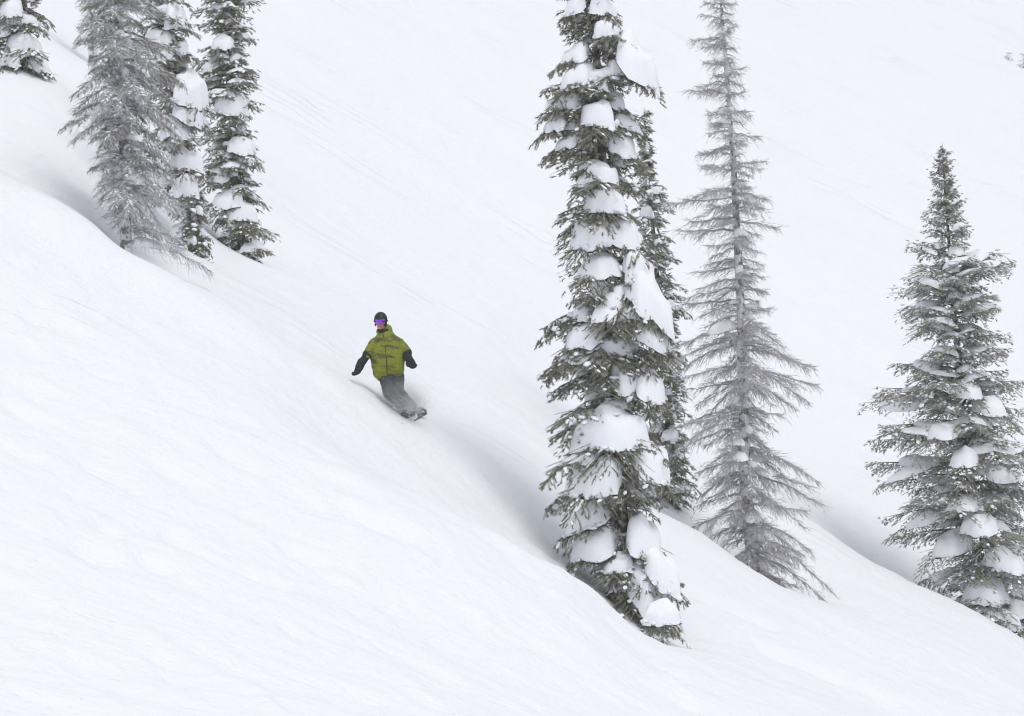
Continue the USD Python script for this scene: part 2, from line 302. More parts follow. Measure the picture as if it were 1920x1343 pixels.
def needled(b, rng, P):
    """The needled mesh of a bough and the shoots (origin, direction, length, radius) that snow can lie on."""
    soup = Soup()
    t = np.linspace(0, 1, 7)
    v, f = tube(b.pos(t), (0.010 + 0.012 * b.L) * (1.08 - t), 5)
    soup.add(v, f, P['wood_frost'], 1.0)
    O, D, Ln, R = [], [], [], []
    if b.dir[1] > 0.25: P = dict(P, lod=2, sgap=P['sgap'] * 1.7, gap=P['gap'] * 1.35, sr=P['sr'] * 1.15)
    nb = max(4, int(b.L / P['gap']))
    for sgn in (-1, 0, 1):
        ts = (np.arange(nb) + 0.5 + 0.5 * (rng.random(nb) - 0.5)) / nb * (1 - P['bare']) + P['bare'] if sgn else np.linspace(max(.25, P['bare']), 1, max(3, nb // 2))
        for tt in ts:
            if sgn:
                ln = b.W * float(b.prof(tt)) * (0.75 + 0.5 * rng.random()) * 1.15
                ax = b.tangent(tt); d = ax * (0.55 + .25 * rng.random()) + b.side * sgn * (0.75 + .2 * rng.random())
                d[2] -= 0.12 + P['hang'] * 0.5 * rng.random(); d /= np.linalg.norm(d)
            else:
                ln, d = P['sl'] * 1.2, b.tangent(tt) + np.array([0, 0, 0.05])
            o = b.pos(tt)
            m = max(1, int(ln / P['sgap']))
            k = (np.arange(m) + 0.3 + 0.4 * rng.random(m)) / m * ln
            droop = np.array([0, 0, -1.0])
            po = o + d * k[:, None] + droop * (0.22 * P['hang'] * k[:, None] ** 2 / max(ln, .1))
            fl = rng.choice([-1, 1], m)[:, None] * np.cross(d, [0, 0, 1.0]) * (0.25 + 0.8 * rng.random((m, 1)))
            dd = d + fl + droop * (P['hang'] * rng.random((m, 1)) * 0.9) + rng.normal(0, 0.2, (m, 3))
            O.append(po); D.append(dd); Ln.append(P['sl'] * (0.65 + 0.7 * rng.random(m))); R.append(P['sr'] * (0.8 + 0.4 * rng.random(m)))
            if sgn:                                              # the shoot's own end and its stalk
                O.append((o + d * ln * 0.25)[None]); D.append(d[None]); Ln.append(np.array([ln * 0.85])); R.append(np.array([P['sr'] * 0.55]))
    O, D, Ln, R = np.vstack(O), np.vstack(D), np.concatenate(Ln), np.concatenate(R)
    sprigs(soup, rng, O, D, Ln, R, P['lod'], P['frost_top'], P['frost_all'])
    for p, out, T in getattr(b, 'rim', []):
        if b.dir[1] > .3: continue
        m = int(len(p) * (1.3 if P['lod'] == 0 else 0.8)); k = rng.integers(0, len(p), m)
        sprigs(soup, rng, p[k] - out[k] * (0.09 * rng.random((m, 1))) - np.array([0, 0, .03]), out[k] * (.3 + .7 * rng.random((m, 1))) + np.stack([rng.normal(0, .3, m), rng.normal(0, .3, m), -0.2 - 0.9 * rng.random(m)], -1), P['sl'] * (0.9 + .8 * rng.random(m)), P['sr'] * (.8 + .4 * rng.random(m)), P['lod'], P['frost_top'], P['frost_all'])
    v, f, a = soup.get()
    return (v, f), {'frost': a[:, 0], 'wood': a[:, 1]}, (O, D / np.linalg.norm(D, axis=1, keepdims=True), Ln, R)

def pillow(soup, b, rng, t0, t1, width, T, seed, rings=7, seg=22):
    """A cushion of snow draped over a bough from t0 to t1, T thick, with an uneven lip that hangs over the needles."""
    a = np.arange(seg) / seg * 2 * np.pi
    rr = np.concatenate([[0.0], np.linspace(0.22, 1, rings) ** 0.8])
    edge = 1 + 0.50 * (meshkit.noise(np.stack([np.cos(a) * 2.1, np.sin(a) * 2.1, np.full(seg, seed * 3.1)], -1), seed) - 0.5) + 0.13 * (rng.random(seg) - 0.5)
    top, low = [], []
    for k, r in enumerate(rr):
        t = (t0 + t1) / 2 + (t1 - t0) / 2 * r * edge * np.cos(a); u = width * r * edge * np.sin(a)
        p = b.pos(np.clip(t, 0.0, 1.1), u)
        p = p + b.dir * (b.L * np.minimum(t - 0.0, 0) * 0.4)[:, None]
        n3 = meshkit.noise(p * 5.5 + seed, seed + 1)[:, None]; n4 = meshkit.noise(p * 14 + seed, seed + 2)[:, None]
        h = T * (max(0.0, 1 - r ** 2.1)) ** 0.60 * (0.58 + 0.95 * n3) + 0.03 * (n4 - .5)
        out = (b.dir * np.cos(a)[:, None] + b.side * np.sin(a)[:, None]) * (0.16 * T * (r > .5) * math.sin(min(1, r) * math.pi))
        top.append(p + out + np.array([0, 0, 1.0]) * h + np.array([0, 0, -0.30 * T]) * max(0, r - 0.8) * 5 * (0.1 + 0.85 * meshkit.noise(p * 9 + seed, seed + 4))[:, None])
        if k == len(rr) - 1: b.rim = getattr(b, 'rim', []) + [(p, b.dir * np.cos(a)[:, None] + b.side * np.sin(a)[:, None], T)]
        low.append(p + np.array([0, 0, -0.05 * T - 0.015]) * (1 - 0.3 * r))
    v = np.vstack(top + low[:-1] + [low[-1]])
    nR = len(rr); f = []
    for k in range(nR - 1):
        for s in range(seg):
            t = (s + 1) % seg
            A, B, C, D_ = k * seg + s, k * seg + t, (k + 1) * seg + t, (k + 1) * seg + s
            f += [(A, C, B), (A, D_, C)]
    o = nR * seg
    for k in (nR - 1,):
        for s in range(seg):                                      # lip: top edge to the underside, then the underside fan
            t = (s + 1) % seg
            f += [(k * seg + s, o + k * seg + t, k * seg + t), (k * seg + s, o + k * seg + s, o + k * seg + t)]
            f += [(o + k * seg + s, o, o + k * seg + t)]
    v_ = v; ff = np.array(f)
    keep = np.unique(ff); remap = np.zeros(len(v_), int); remap[keep] = np.arange(len(keep))
    ff = remap[ff]
    # outward winding: flip if the volume is negative
    vv = v_[keep]; vol = np.einsum('ij,ij->i', vv[ff[:, 0]] - vv.mean(0), np.cross(vv[ff[:, 1]] - vv.mean(0), vv[ff[:, 2]] - vv.mean(0))).sum()
    soup.add(vv, ff if vol > 0 else ff[:, ::-1])
    p, out, _ = b.rim[-1]; m = seg // 2 if b.dir[1] < .3 else 0; k = rng.integers(0, seg, m); g = min(1.0, 0.35 + 2.2 * T) * (0.5 + 0.9 * rng.random(m))
    clumps(soup, rng, p[k] + out[k] * rng.normal(-.02, .03, (m, 1)) + np.array([0, 0, 1.0]) * rng.normal(0.0, .012, (m, 1)), np.cross(out[k], [0, 0, 1.0]) + rng.normal(0, .5, (m, 3)), .064 * g, .046 * g, .042 * g, 1)

class Profile:
    """The tree's outline: trunk line and how far the boughs reach to either side, read at photograph pixels, then held in metres."""
    def __init__(s, Y, axis, left, right):
        s.Y, k = Y, Y / F
        ax = np.array(sorted(axis, key=lambda p: p[1]), float)
        s.az_, s.ax_ = (-(ax[:, 1] - 671.5) * k)[::-1], ((ax[:, 0] - 960) * k)[::-1]
        def side(lst, sg):
            q = np.array(lst, float); x = (q[:, 1] - np.interp(q[:, 0], ax[:, 1], ax[:, 0])) * sg * k
            return (-(q[:, 0] - 671.5) * k)[::-1], np.maximum(x, 0.05)[::-1]
        s.l, s.r = side(left, -1), side(right, 1)
    def x(s, z): return np.interp(z, s.az_, s.ax_)
    def centre(s, z): return np.array([s.x(z), s.Y, z])
    def R(s, z, az):
        c = math.cos(az); a, b = np.interp(z, *s.l), np.interp(z, *s.r)
        return float(a * (1 - c) / 2 + b * (1 + c) / 2)
    def z(s, py): return -(py - 671.5) * s.Y / F

def trunk(th, pf, zb, zt, r0, r1, mat='bark'):
    z = np.linspace(zb, zt, 26); p = np.stack([pf.x(z), np.full(26, pf.Y), z], -1)
    r = r0 + (r1 - r0) * np.linspace(0, 1, 26) ** 0.8; r[0] *= 1.25
    v, f = tube(p, r, 10)
    v += (meshkit.noise(v * [14, 14, 5], 3)[:, None] - .5) * [0.03, 0.03, 0]
    th.part('trunk', (v, f), M[mat])

def needle_tree(name, label, group, Y, axis, left, right, z_low, z_top, n, P, mat, seed, heroes=(), trunk_r=(0.15, 0.02), base=None, leader=True):
    rng = np.random.default_rng(seed); pf = Profile(Y, axis, left, right)
    zl, zt = pf.z(z_low), pf.z(z_top)
    zb = ground(pf.x(zl), Y) if base is None else base
    th = Thing(name, pf.centre(zb) , label, 'tree', group)
    trunk(th, pf, zb - 0.3, zt - 0.05, *trunk_r)
    def make(b, pil, caps, T):
        s = Soup()
        for (t0, t1, w, th_) in pil: pillow(s, b, rng, t0, t1, w, th_, int(rng.integers(1, 9999)))
        mesh, attrs, (O, D, Ln, R) = needled(b, rng, P)
        path = th.part('branch', mesh, mat, smooth=False, attrs=attrs)
        if len(O):
            k = (rng.random(len(O)) < caps * (1.0 if b.dir[1] < .3 else .5)) & (D[:, 2] > -0.75) & (Ln < 0.2)
            o = O[k] + D[k] * (Ln[k] * 0.5)[:, None] + np.array([0, 0, 1.0]) * (R[k] * 0.45)[:, None]
            g = 0.6 + 1.3 * rng.random(len(o)) ** 2
            clumps(s, rng, o, D[k], np.minimum(Ln[k], .14) * 0.46 * g, R[k] * 1.15 * g * P['cap_w'], R[k] * 0.62 * g * P['cap_h'], P['dome'])
        if s.n:
            v, f, _ = s.get(); th.part('snow_load', (v, f), M['snow'], parent=path)
    zones = [((h[0] - 960) * Y / F, pf.z(h[1]), h[2] * Y / F * 0.5, h[3] * Y / F * 0.55) for h in heroes]
    for k in range(n):
        q = (k + rng.random() * 0.8) / n
        z = zb - 0.1 + (zt - zb + 0.1) * q
        tier = 0.46 + 0.1 * math.sin(z * 3.1); z += P.get('tier', 0.45) * (round(z / tier) * tier - z)
        az = k * 2.39996 + rng.normal(0, 0.35)
        sag = P['sag'] * (0.8 + 0.4 * rng.random()) * (1 - 0.55 * q ** 2); rise = P['rise'] + P['rise_top'] * q
        R = pf.R(z - 0.35 * P['sag'] * 0.6, az) * (P.get('lmin', .66) + (1.1 - P.get('lmin', .66)) * rng.random())
        if k % 3 == 2: R *= 0.50 + 0.28 * rng.random()                    # short inner boughs round the trunk
        if q < 0.22: z -= 0.55 * R * max(-0.3, math.cos(az)) * (1 - q / 0.22)      # the skirt follows the slope
        L = max(0.10, R); W = max(0.06, min(P['wmax'], L * P['wide'] * (0.8 + 0.4 * rng.random())))
        if az % 6.283 < math.pi and math.sin(az) > 0.5 and rng.random() < P.get('drop_back', 0.25): continue
        b = Bough(pf.centre(z + L * max(0, sag - rise) * 0.45), az, L, W, rise, sag, P['tip'])
        m = b.pos(np.array([0.45, 0.75, 1.0]))
        if q > 0.10 and math.sin(az) < 0.25 and any((abs((m[:, 0] - hx) / hw) ** 2 + ((m[:, 2] - hz) / hh) ** 2 < 1).sum() > 1 for hx, hz, hw, hh in zones): continue
        pil = []
        if rng.random() < P['pil']:
            t0 = 0.12 + 0.25 * rng.random(); pil.append((t0, t0 + (0.35 + 0.35 * rng.random()), 0.6 + 0.4 * rng.random(), P['pil_t'] * (0.4 + 1.0 * rng.random()) * min(1, 0.25 + L)))
        make(b, pil, P['caps'], 0)
    # twiggy growth close round the trunk
    mi = int(P.get('inner', 240) * (zt - zb)); s = Soup(); q = rng.random(mi); z = zb + 0.1 + (zt - zb - 0.3) * q; a = rng.random(mi) * 6.283
    RR = np.array([pf.R(z_, a_) for z_, a_ in zip(z, a)]); kp = rng.random(mi) < (RR / RR.max()) ** 0.8
    z, a, RR = z[kp], a[kp], RR[kp]; mi = len(z); rr = RR * (0.10 + 0.38 * rng.random(mi))
    o = np.stack([pf.x(z) + np.cos(a) * rr, Y + np.sin(a) * rr, z], -1); dd = np.stack([np.cos(a), np.sin(a), rng.normal(-.5, .5, mi)], -1)
    sprigs(s, rng, o, dd, P['sl'] * (1.0 + 1.0 * rng.random(mi)), P['sr'] * (0.8 + .5 * rng.random(mi)), 1, P['frost_top'], P['frost_all'])
    v, f, a = s.get(); th.part('inner_shoots', (v, f), mat, smooth=False, attrs={'frost': a[:, 0], 'wood': a[:, 1]})
    for (cx, cy, w, h, *more) in heroes:
        # a loaded bough seen in the photograph: width and height of its cushion
        k = Y / F; z = pf.z(cy); lat = (cx - 960) * k - pf.x(z); wm, hm = w * k, (h if more else min(h, 0.72 * w)) * k
        R = max(0.45, pf.R(z, 0 if lat > 0 else math.pi))
        rho = max(0.46 * R, abs(lat) * 1.03); az = -math.acos(np.clip(lat / rho, -1, 1))
        if more: az = -0.52; rho = max(0.4, lat / math.cos(0.52))           # a long load sliding off to the right
        ce = abs(math.cos(az)); tc = float(np.clip(rho / R, 0.44, 0.70)); L = rho / tc
        T = hm * (0.82 - 0.2 * ce) * P.get('hero_t', 1.0)
        half_l = float(np.clip(ce * 0.5 * wm / L + (1 - ce) * (0.16 + (hm - T) / (1.4 * L)), 0.16, min(0.36, tc - 0.06)))
        W = max(0.2, wm * 0.5 * (1 - ce) + ce * (0.18 + 0.35 * hm)) * 1.18
        sag = more[0] if more else (0.62 if P['sag'] > .4 else 0.42)
        b = Bough((0, 0, 0), az, L, W / max(0.5, float(np.clip(1.55 * math.sqrt(tc) * (1.03 - tc) ** 0.6, 0.02, 1))), 0.18, sag, -0.10 if ce < .8 else 0.0)
        c = b.pos(tc); b.base = pf.centre(z) - np.array([0, 0, c[2] + T * 0.30])
        b.base[0] = pf.x(b.base[2])
        make(b, [(tc - half_l, tc + half_l, P.get('hero_w', 0.98), T)], P['caps'] * 0.8, T)
    if leader:
        s = Soup(); m = 34
        z = zt - 0.9 * rng.random(m); o = np.stack([pf.x(z), np.full(m, Y), z], -1); a = rng.random(m) * 6.28
        dd = np.stack([np.cos(a), np.sin(a), 0.5 + 0.8 * rng.random(m)], -1)
        sprigs(s, rng, o, dd, (0.05 + 0.16 * (zt - z)) * (0.7 + .6 * rng.random(m)), np.full(m, P['sr']), 1, P['frost_top'], P['frost_all'])
        sprigs(s, rng, np.array([pf.centre(zt - 0.3), pf.centre(zt - 0.12)]), np.array([[0.05, 0, 1.0], [0, 0, 1.0]]), np.array([.3, .26]), np.array([.035, .026]), 0, P['frost_top'], P['frost_all'])
        v, f, a = s.get(); th.part('leader', (v, f), mat, smooth=False, attrs={'frost': a[:, 0], 'wood': a[:, 1]})
    return th

def twig_template(zs):
    v, f = [], []
    for z in zs:
        for a in range(3): v.append(((1 - .8 * z) * math.cos(a * 2.0944), (1 - .8 * z) * math.sin(a * 2.0944), z))
    for k in range(len(zs) - 1):
        for a in range(3):
            b = (a + 1) % 3; f += [(k * 3 + a, k * 3 + b, k * 3 + 3 + b), (k * 3 + a, k * 3 + 3 + b, k * 3 + 3 + a)]
    return np.array(v), np.array(f)
TWIG = [twig_template((0, .5, 1.0)), twig_template((0, 1.0))]
def twigs(soup, rng, o, d, l, r, sagging, frost, lod=0):
    n = len(o)
    if n == 0: return
    T, Ft = TWIG[lod]; d, e1, e2 = frame(d, rng.random(n) * 6.28)
    v = o[:, None] + T[None, :, 0:1] * (r[:, None] * e1)[:, None] + T[None, :, 1:2] * (r[:, None] * e2)[:, None] + T[None, :, 2:3] * (l[:, None] * d)[:, None]
    zz = T[None, :, 2]; v[..., 2] -= sagging * l[:, None] * zz ** 2
    v += (rng.random((n, 1, 3)) - .5) * (zz * (1 - zz))[..., None] * 0.5 * l[:, None, None]
    fr = np.clip(frost * (0.45 + 1.1 * rng.random((n, 1))) * np.ones_like(zz), 0, .95)
    f = (Ft[None] + (np.arange(n) * len(T))[:, None, None]).reshape(-1, 3)
    soup.add(v.reshape(-1, 3), f, fr.ravel(), 0.0)

def bare_branch(b, rng, P):
    soup = Soup(); t = np.linspace(0, 1, 9)
    pts = b.pos(t) + rng.normal(0, 0.018, (9, 3)) * (t > 0)[:, None]
    v, f = tube(pts, (0.007 + 0.011 * b.L) * (1.05 - t) + .0025, 5)
    soup.add(v, f, P['frost'] * 0.85, 0.6)
    n = int(P['tw'] * b.L * (1.0 if b.dir[1] < 0.35 else 0.55)) + 8
    tt = 0.06 + 0.94 * rng.random(n) ** 0.85
    o = b.pos(tt); ax = b.tangent(tt); a = rng.random(n) * 6.283
    d = ax * (0.55 + 0.7 * rng.random((n, 1))) + b.side * (np.cos(a) * 0.85)[:, None] + np.stack([np.zeros(n), np.zeros(n), np.sin(a) * 0.55 - 0.18], -1)
    d /= np.linalg.norm(d, axis=1, keepdims=True)
    ln = P['tl'] * (0.3 + 1.0 * rng.random(n) ** 1.4) * (0.45 + 0.55 * min(1, b.L)) * (1.1 - 0.5 * tt)
    twigs(soup, rng, o, d, ln, 0.0044 * (0.8 + 0.5 * rng.random(n)), 0.22, P['frost'])
    m = n * P['sub']; k = rng.integers(0, n, m); q = 0.15 + 0.8 * rng.random(m)
    oo = o[k] + d[k] * (ln[k] * q)[:, None] + np.array([0, 0, -0.22]) * (ln[k] * q * q)[:, None]
    dd = d[k] + rng.normal(0, 0.6, (m, 3)) + np.array([0, 0, -0.12])
    twigs(soup, rng, oo, dd, ln[k] * (0.25 + 0.35 * rng.random(m)), np.full(m, 0.0038), 0.15, P['frost'] * 1.1, 1)
    v, f, a = soup.get()
    return (v, f), {'frost': a[:, 0], 'wood': a[:, 1]}, (o, d, ln)

def bare_tree(name, label, Y, axis, left, right, z_low, z_top, n, P, seed, trunk_r, base=None, green=None, green_top=1.0):
    rng = np.random.default_rng(seed); pf = Profile(Y, axis, left, right); zl, zt = pf.z(z_low), pf.z(z_top)
    zb = min(ground(pf.x(zl), Y), zl) if base is None else base
    th = Thing(name, pf.centre(zb), label, 'tree'); trunk(th, pf, zb - 0.3, zt, *trunk_r, mat='bark_rimed')
    if Y < 60:                                                          # dead twigs straight from the trunk
        m = int(170 * (zt - zl)); s = Soup(); z = zl + (zt - zl) * rng.random(m); a = rng.random(m) * 6.283
        twigs(s, rng, np.stack([pf.x(z), np.full(m, Y), z], -1), np.stack([np.cos(a), np.sin(a), rng.normal(-.15, .4, m)], -1), 0.14 + 0.26 * rng.random(m), np.full(m, .0048), 0.4, P['frost'])
        v, f, a = s.get(); th.part('trunk_twigs', (v, f), M['dead'], smooth=False, attrs={'frost': a[:, 0], 'wood': a[:, 1]})
    for k in range(n):
        q = ((k // 6) * 6 + 3 + rng.normal(0, 1.6)) / n if k % 6 < 5 else (k + .5) / n
        q = min(max(q, 0.002), 0.995) ** P.get('crowd', 1.0); z = zl + (zt - zl) * q; az = k * 2.39996 + rng.normal(0, 0.5)
        R = pf.R(z - 0.15, az) * (0.78 + 0.36 * rng.random() if k % 5 < 2 else 0.34 + 0.46 * rng.random()); L = max(0.12, R)
        if q < 0.16: z -= 0.5 * R * max(-0.3, math.cos(az)) * (1 - q / 0.16)
        sag = P['sag'] * (1.1 - 0.7 * q) * (0.6 + 0.8 * rng.random()); rise = P['rise'] * (0.4 + q)
        b = Bough(pf.centre(z + max(0, sag - rise - P['tip']) * L * 0.7), az, L, max(.05, L * 0.42), rise, sag, P['tip'])
        mesh, attrs, (o, d, ln) = bare_branch(b, rng, P)
        path = th.part('branch', mesh, M['dead'], smooth=False, attrs=attrs)
        s = Soup()
        if green and rng.random() < green_top - 0.3 * q + (.25 if q > .5 else 0) and q > 0.16:
            gm, ga, _ = needled(b, rng, green); th.part('needles', gm, M['fir'], parent=path, smooth=False, attrs=ga)
        if rng.random() < P['pil']:
            pillow(s, b, rng, 0.05, 0.25 + 0.35 * rng.random(), 0.5, 0.10 * (0.5 + rng.random()), int(rng.integers(1, 9999)), 5, 16)
        kk = rng.random(len(o)) < P['caps']
        clumps(s, rng, o[kk] + d[kk] * (ln[kk] * .4)[:, None] + [0, 0, .006], d[kk], ln[kk] * .3, 0.012 + .012 * rng.random(kk.sum()), 0.010 + .012 * rng.random(kk.sum()), 1)
        if s.n: v, f, _ = s.get(); th.part('snow_load', (v, f), M['snow'], parent=path)
    return th

# ---------------------------------------------------------------- the trees
SP = dict(gap=0.105, bare=0.03, hang=0.8, sl=0.088, sr=0.037, sgap=0.056, lod=1, frost_top=0.68, frost_all=0.12, wood_frost=0.15, sag=0.55, rise=0.18, rise_top=0.25,
          tip=0.0, wide=0.62, wmax=0.55, pil=0.55, pil_t=0.20, caps=0.20, cap_w=1.0, cap_h=0.8, dome=1)
FR = dict(SP, gap=0.105, hang=0.5, sl=0.088, sr=0.034, sag=0.34, rise=0.06, rise_top=0.42, tip=0.10, wide=0.6, wmax=0.72, pil=0.62, pil_t=0.09, caps=0.34, frost_top=.72, frost_all=0.18, cap_h=0.7, tier=.25)

HERO_A = [(1078, 8, 44, 34), (1128, 12, 40, 34), (1142, 42, 56, 40), (1075, 100, 62, 28), (1085, 140, 92, 36), (1196, 112, 80, 60, .95), (1160, 128, 38, 26), (1152, 186, 44, 34),
  (1115, 217, 56, 44), (1040, 230, 40, 22), (1176, 226, 60, 26), (1064, 262, 48, 20), (1165, 270, 86, 42), (1105, 335, 46, 20), (1130, 376, 70, 40),
  (1108, 436, 66, 58), (1166, 434, 74, 58), (1120, 496, 74, 30), (1196, 500, 52, 54, .85), (1222, 556, 100, 66, .95), (1165, 540, 30, 22), (1098, 620, 92, 42), (1090, 650, 50, 24),
  (1226, 624, 54, 42, .8), (1180, 650, 32, 24), (1064, 676, 32, 18), (1176, 706, 68, 48), (1222, 722, 42, 46, .8), (1146, 800, 140, 62), (1226, 862, 50, 60, .9), (1114, 882, 112, 62),
  (1200, 902, 60, 40), (1106, 962, 100, 44), (1114, 1012, 98, 60), (1200, 1000, 110, 72, .8), (1244, 1060, 60, 54, .9), (1205, 1090, 92, 86, 1.0), (1150, 560, 44, 20), (1070, 790, 40, 22, .9)]
needle_tree('spruce_tree', 'tallest green spruce, boughs heaped with thick rounded snow cushions, right of the snowboarder', None, 38.4,
  [(1105, -150), (1112, 0), (1130, 300), (1142, 600), (1155, 850), (1180, 1165)],
  [(-150, 1085), (0, 1060), (40, 1034), (80, 1050), (120, 1020), (190, 1008), (250, 1012), (330, 1030), (440, 1032), (500, 1035), (580, 1030), (680, 1018), (760, 1038), (810, 1028), (880, 1003), (960, 1042), (1000, 1040), (1060, 1068), (1100, 1085), (1160, 1130)],
  [(-150, 1125), (0, 1162), (60, 1166), (110, 1222), (150, 1230), (190, 1180), (230, 1208), (300, 1212), (400, 1215), (480, 1232), (560, 1262), (650, 1245), (720, 1238), (850, 1250), (920, 1235), (1000, 1245), (1080, 1275), (1130, 1280), (1170, 1262)],
  1150, -150, 262, dict(SP, lod=0, inner=380, tier=.6), M['spruce'], 11, HERO_A, (0.13, 0.05))

needle_tree('spruce_tree', 'slim pointed snowy spruce half hidden between the tallest spruce and the bare grey tree', None, 47.8,
  [(1207, 215), (1215, 330), (1230, 500), (1250, 700), (1262, 940)],
  [(215, 1204), (300, 1190), (400, 1178), (500, 1180), (650, 1190), (800, 1190), (940, 1200)],
  [(215, 1210), (300, 1222), (400, 1258), (470, 1268), (560, 1292), (650, 1300), (760, 1305), (860, 1312), (920, 1310), (950, 1300)],
  925, 218, 150, dict(SP, wide=0.6, pil=0.4, pil_t=0.2, caps=0.3, sag=0.6), M['spruce'], 23, (), (0.12, 0.015))

bare_tree('dead_spruce', 'tall bare spruce of rime-coated grey twigs, no needles, behind the tallest green spruce', 45.3,
  [(1346, -70), (1352, 0), (1375, 300), (1390, 600), (1396, 900), (1418, 1090)],
  [(-70, 1335), (0, 1330), (50, 1306), (100, 1296), (190, 1295), (265, 1306), (350, 1283), (385, 1258), (440, 1268), (500, 1255), (540, 1290), (580, 1275), (640, 1255), (690, 1235), (720, 1228), (800, 1235), (850, 1250), (905, 1276), (960, 1288), (1000, 1300), (1050, 1350), (1110, 1395)],
  [(-70, 1352), (0, 1372), (50, 1388), (100, 1405), (190, 1412), (240, 1436), (265, 1438), (300, 1440), (350, 1458), (385, 1492), (440, 1472), (500, 1432), (540, 1445), (580, 1455), (640, 1492), (680, 1512), (720, 1556), (790, 1512), (850, 1502), (905, 1552), (960, 1548), (1000, 1562), (1050, 1565), (1110, 1550)],
  1085, -60, 292, dict(frost=0.52, crowd=1.3, tw=76, tl=0.30, sub=3, sag=0.60, rise=0.12, tip=0.18, pil=0.14, caps=0.08), 37, (0.15, 0.02))

needle_tree('fir_tree', 'cone-shaped fir with flat snow-dusted boughs at the right edge, tip in view', None, 53.6,
  [(1766, 270), (1775, 400), (1790, 600), (1815, 850), (1850, 1200)],
  [(270, 1762), (330, 1750), (350, 1746), (390, 1748), (450, 1722), (510, 1694), (545, 1678), (600, 1678), (640, 1672), (680, 1730), (700, 1690), (770, 1606), (830, 1650), (885, 1630), (960, 1645), (1000, 1680), (1050, 1715), (1100, 1730), (1160, 1760), (1200, 1800)],
  [(270, 1770), (360, 1794), (420, 1826), (460, 1820), (530, 1898), (600, 1870), (650, 1882), (700, 1890), (760, 1930), (850, 1945), (950, 1960), (1050, 1985), (1150, 2000), (1220, 1990)],
  1185, 280, 270, dict(FR, gap=.125, sgap=.062, caps=.24, hang=.8, inner=420, pil_t=.11, hero_t=0.55, hero_w=.8, lmin=.74), M['fir'], 41,
  [(1805, 728, 60, 48), (1845, 758, 70, 60), (1758, 800, 80, 40), (1795, 850, 56, 70), (1868, 880, 100, 50), (1890, 905, 40, 60), (1740, 965, 110, 40), (1822, 970, 70, 90), (1780, 1010, 100, 60), (1870, 1040, 80, 50), (1900, 1130, 70, 60), (1838, 1100, 90, 60), (1700, 880, 90, 24), (1870, 1150, 70, 60), (1790, 470, 30, 24), (1780, 500, 36, 22)], (0.16, 0.015))

needle_tree('fir_tree', 'snowy fir mostly cut off by the right picture edge, only a few tips showing', None, 60.0,
  [(2010, 480), (2020, 1150)], [(480, 2006), (600, 1975), (740, 1912), (860, 1905), (1000, 1930), (1150, 1950)], [(480, 2014), (740, 2100), (1150, 2140)],
  1130, 480, 60, dict(FR, lod=2), M['fir'], 43, (), (0.15, 0.02))

# group at the upper left
bare_tree('frosted_fir', 'thinning rimed fir with bare lower twigs and a visible trunk, front of the left group', 41.3,
  [(215, -220), (225, 0), (232, 250), (236, 480)],
  [(-220, 190), (0, 165), (50, 150), (120, 140), (200, 130), (262, 124), (300, 165), (345, 160), (400, 165), (440, 190), (480, 215)],
  [(-220, 245), (0, 300), (60, 312), (120, 330), (200, 335), (280, 335), (345, 350), (400, 375), (440, 385), (480, 280)],
  425, -210, 250, dict(frost=0.58, tw=80, tl=0.32, sub=3, sag=0.46, rise=0.10, tip=0.0, pil=0.30, caps=0.30), 53, (0.115, 0.03),
  green=dict(FR, lod=2, sgap=0.13, gap=0.2, bare=0.5, frost_all=.14, hang=0.7), green_top=0.85)
needle_tree('spruce_tree', 'snow-smothered spruce in the middle of the left group, directly behind the rimed fir', None, 44.2,
  [(285, -220), (300, 0), (340, 250), (375, 500)],
  [(-220, 265), (0, 260), (200, 262), (350, 290), (500, 330)], [(-220, 315), (0, 345), (60, 365), (150, 392), (220, 388), (330, 385), (400, 390), (470, 405), (505, 408)],
  475, -210, 150, dict(SP, pil=0.5, pil_t=0.2, caps=0.35), M['spruce'], 59,
  [(330, 165, 70, 60, .9), (355, 200, 60, 50, 1.0), (330, 240, 60, 36), (350, 300, 50, 40), (300, 70, 40, 30), (335, 20, 40, 30), (350, 350, 50, 36)], (0.15, 0.03))
needle_tree('spruce_tree', 'snow-dusted spruce on the right side of the left group', None, 49.0,
  [(418, -180), (425, 0), (435, 250), (455, 455)],
  [(-180, 400), (0, 372), (100, 362), (200, 365), (300, 372), (400, 385), (460, 400)], [(-180, 445), (0, 476), (20, 488), (70, 478), (130, 478), (175, 492), (220, 484), (300, 508), (330, 488), (400, 512), (455, 522), (470, 516)],
  440, -170, 190, dict(FR, hero_t=.8, sag=0.5, hang=0.8, caps=0.3, frost_all=.10), M['spruce'], 61,
  [(420, 80, 36, 30), (435, 195, 60, 40), (400, 120, 36, 24), (455, 270, 50, 30), (430, 370, 50, 36), (455, 395, 50, 40), (415, 330, 30, 22)], (0.14, 0.03))
needle_tree('spruce_tree', 'snowy spruce in the top left corner, only its lower boughs in view', None, 48.6,
  [(30, -420), (34, -200), (40, 0), (46, 150)],
  [(-420, 0), (-200, -30), (0, -40), (150, -50)], [(-420, 50), (-200, 70), (0, 85), (60, 96), (110, 96), (150, 106)],
  138, -420, 110, dict(SP, pil=0.4, caps=0.35), M['spruce'], 67, [(30, 18, 40, 30), (50, 85, 60, 40), (20, 110, 50, 30), (75, 118, 40, 24), (10, 60, 30, 30)], (0.15, 0.03))
bare_tree('dead_spruce', 'grey leafless spruce at the top of the frame, left of the rimed fir', 57.5,
  [(172, -330), (172, 0), (174, 110)], [(-330, 160), (0, 124), (60, 128), (100, 140)], [(-330, 190), (0, 220), (60, 215), (100, 205)],
  75, -330, 90, dict(frost=0.34, tw=60, tl=0.42, sub=2, sag=0.5, rise=0.1, tip=0.0, pil=0.2, caps=0.1), 71, (0.11, 0.03))
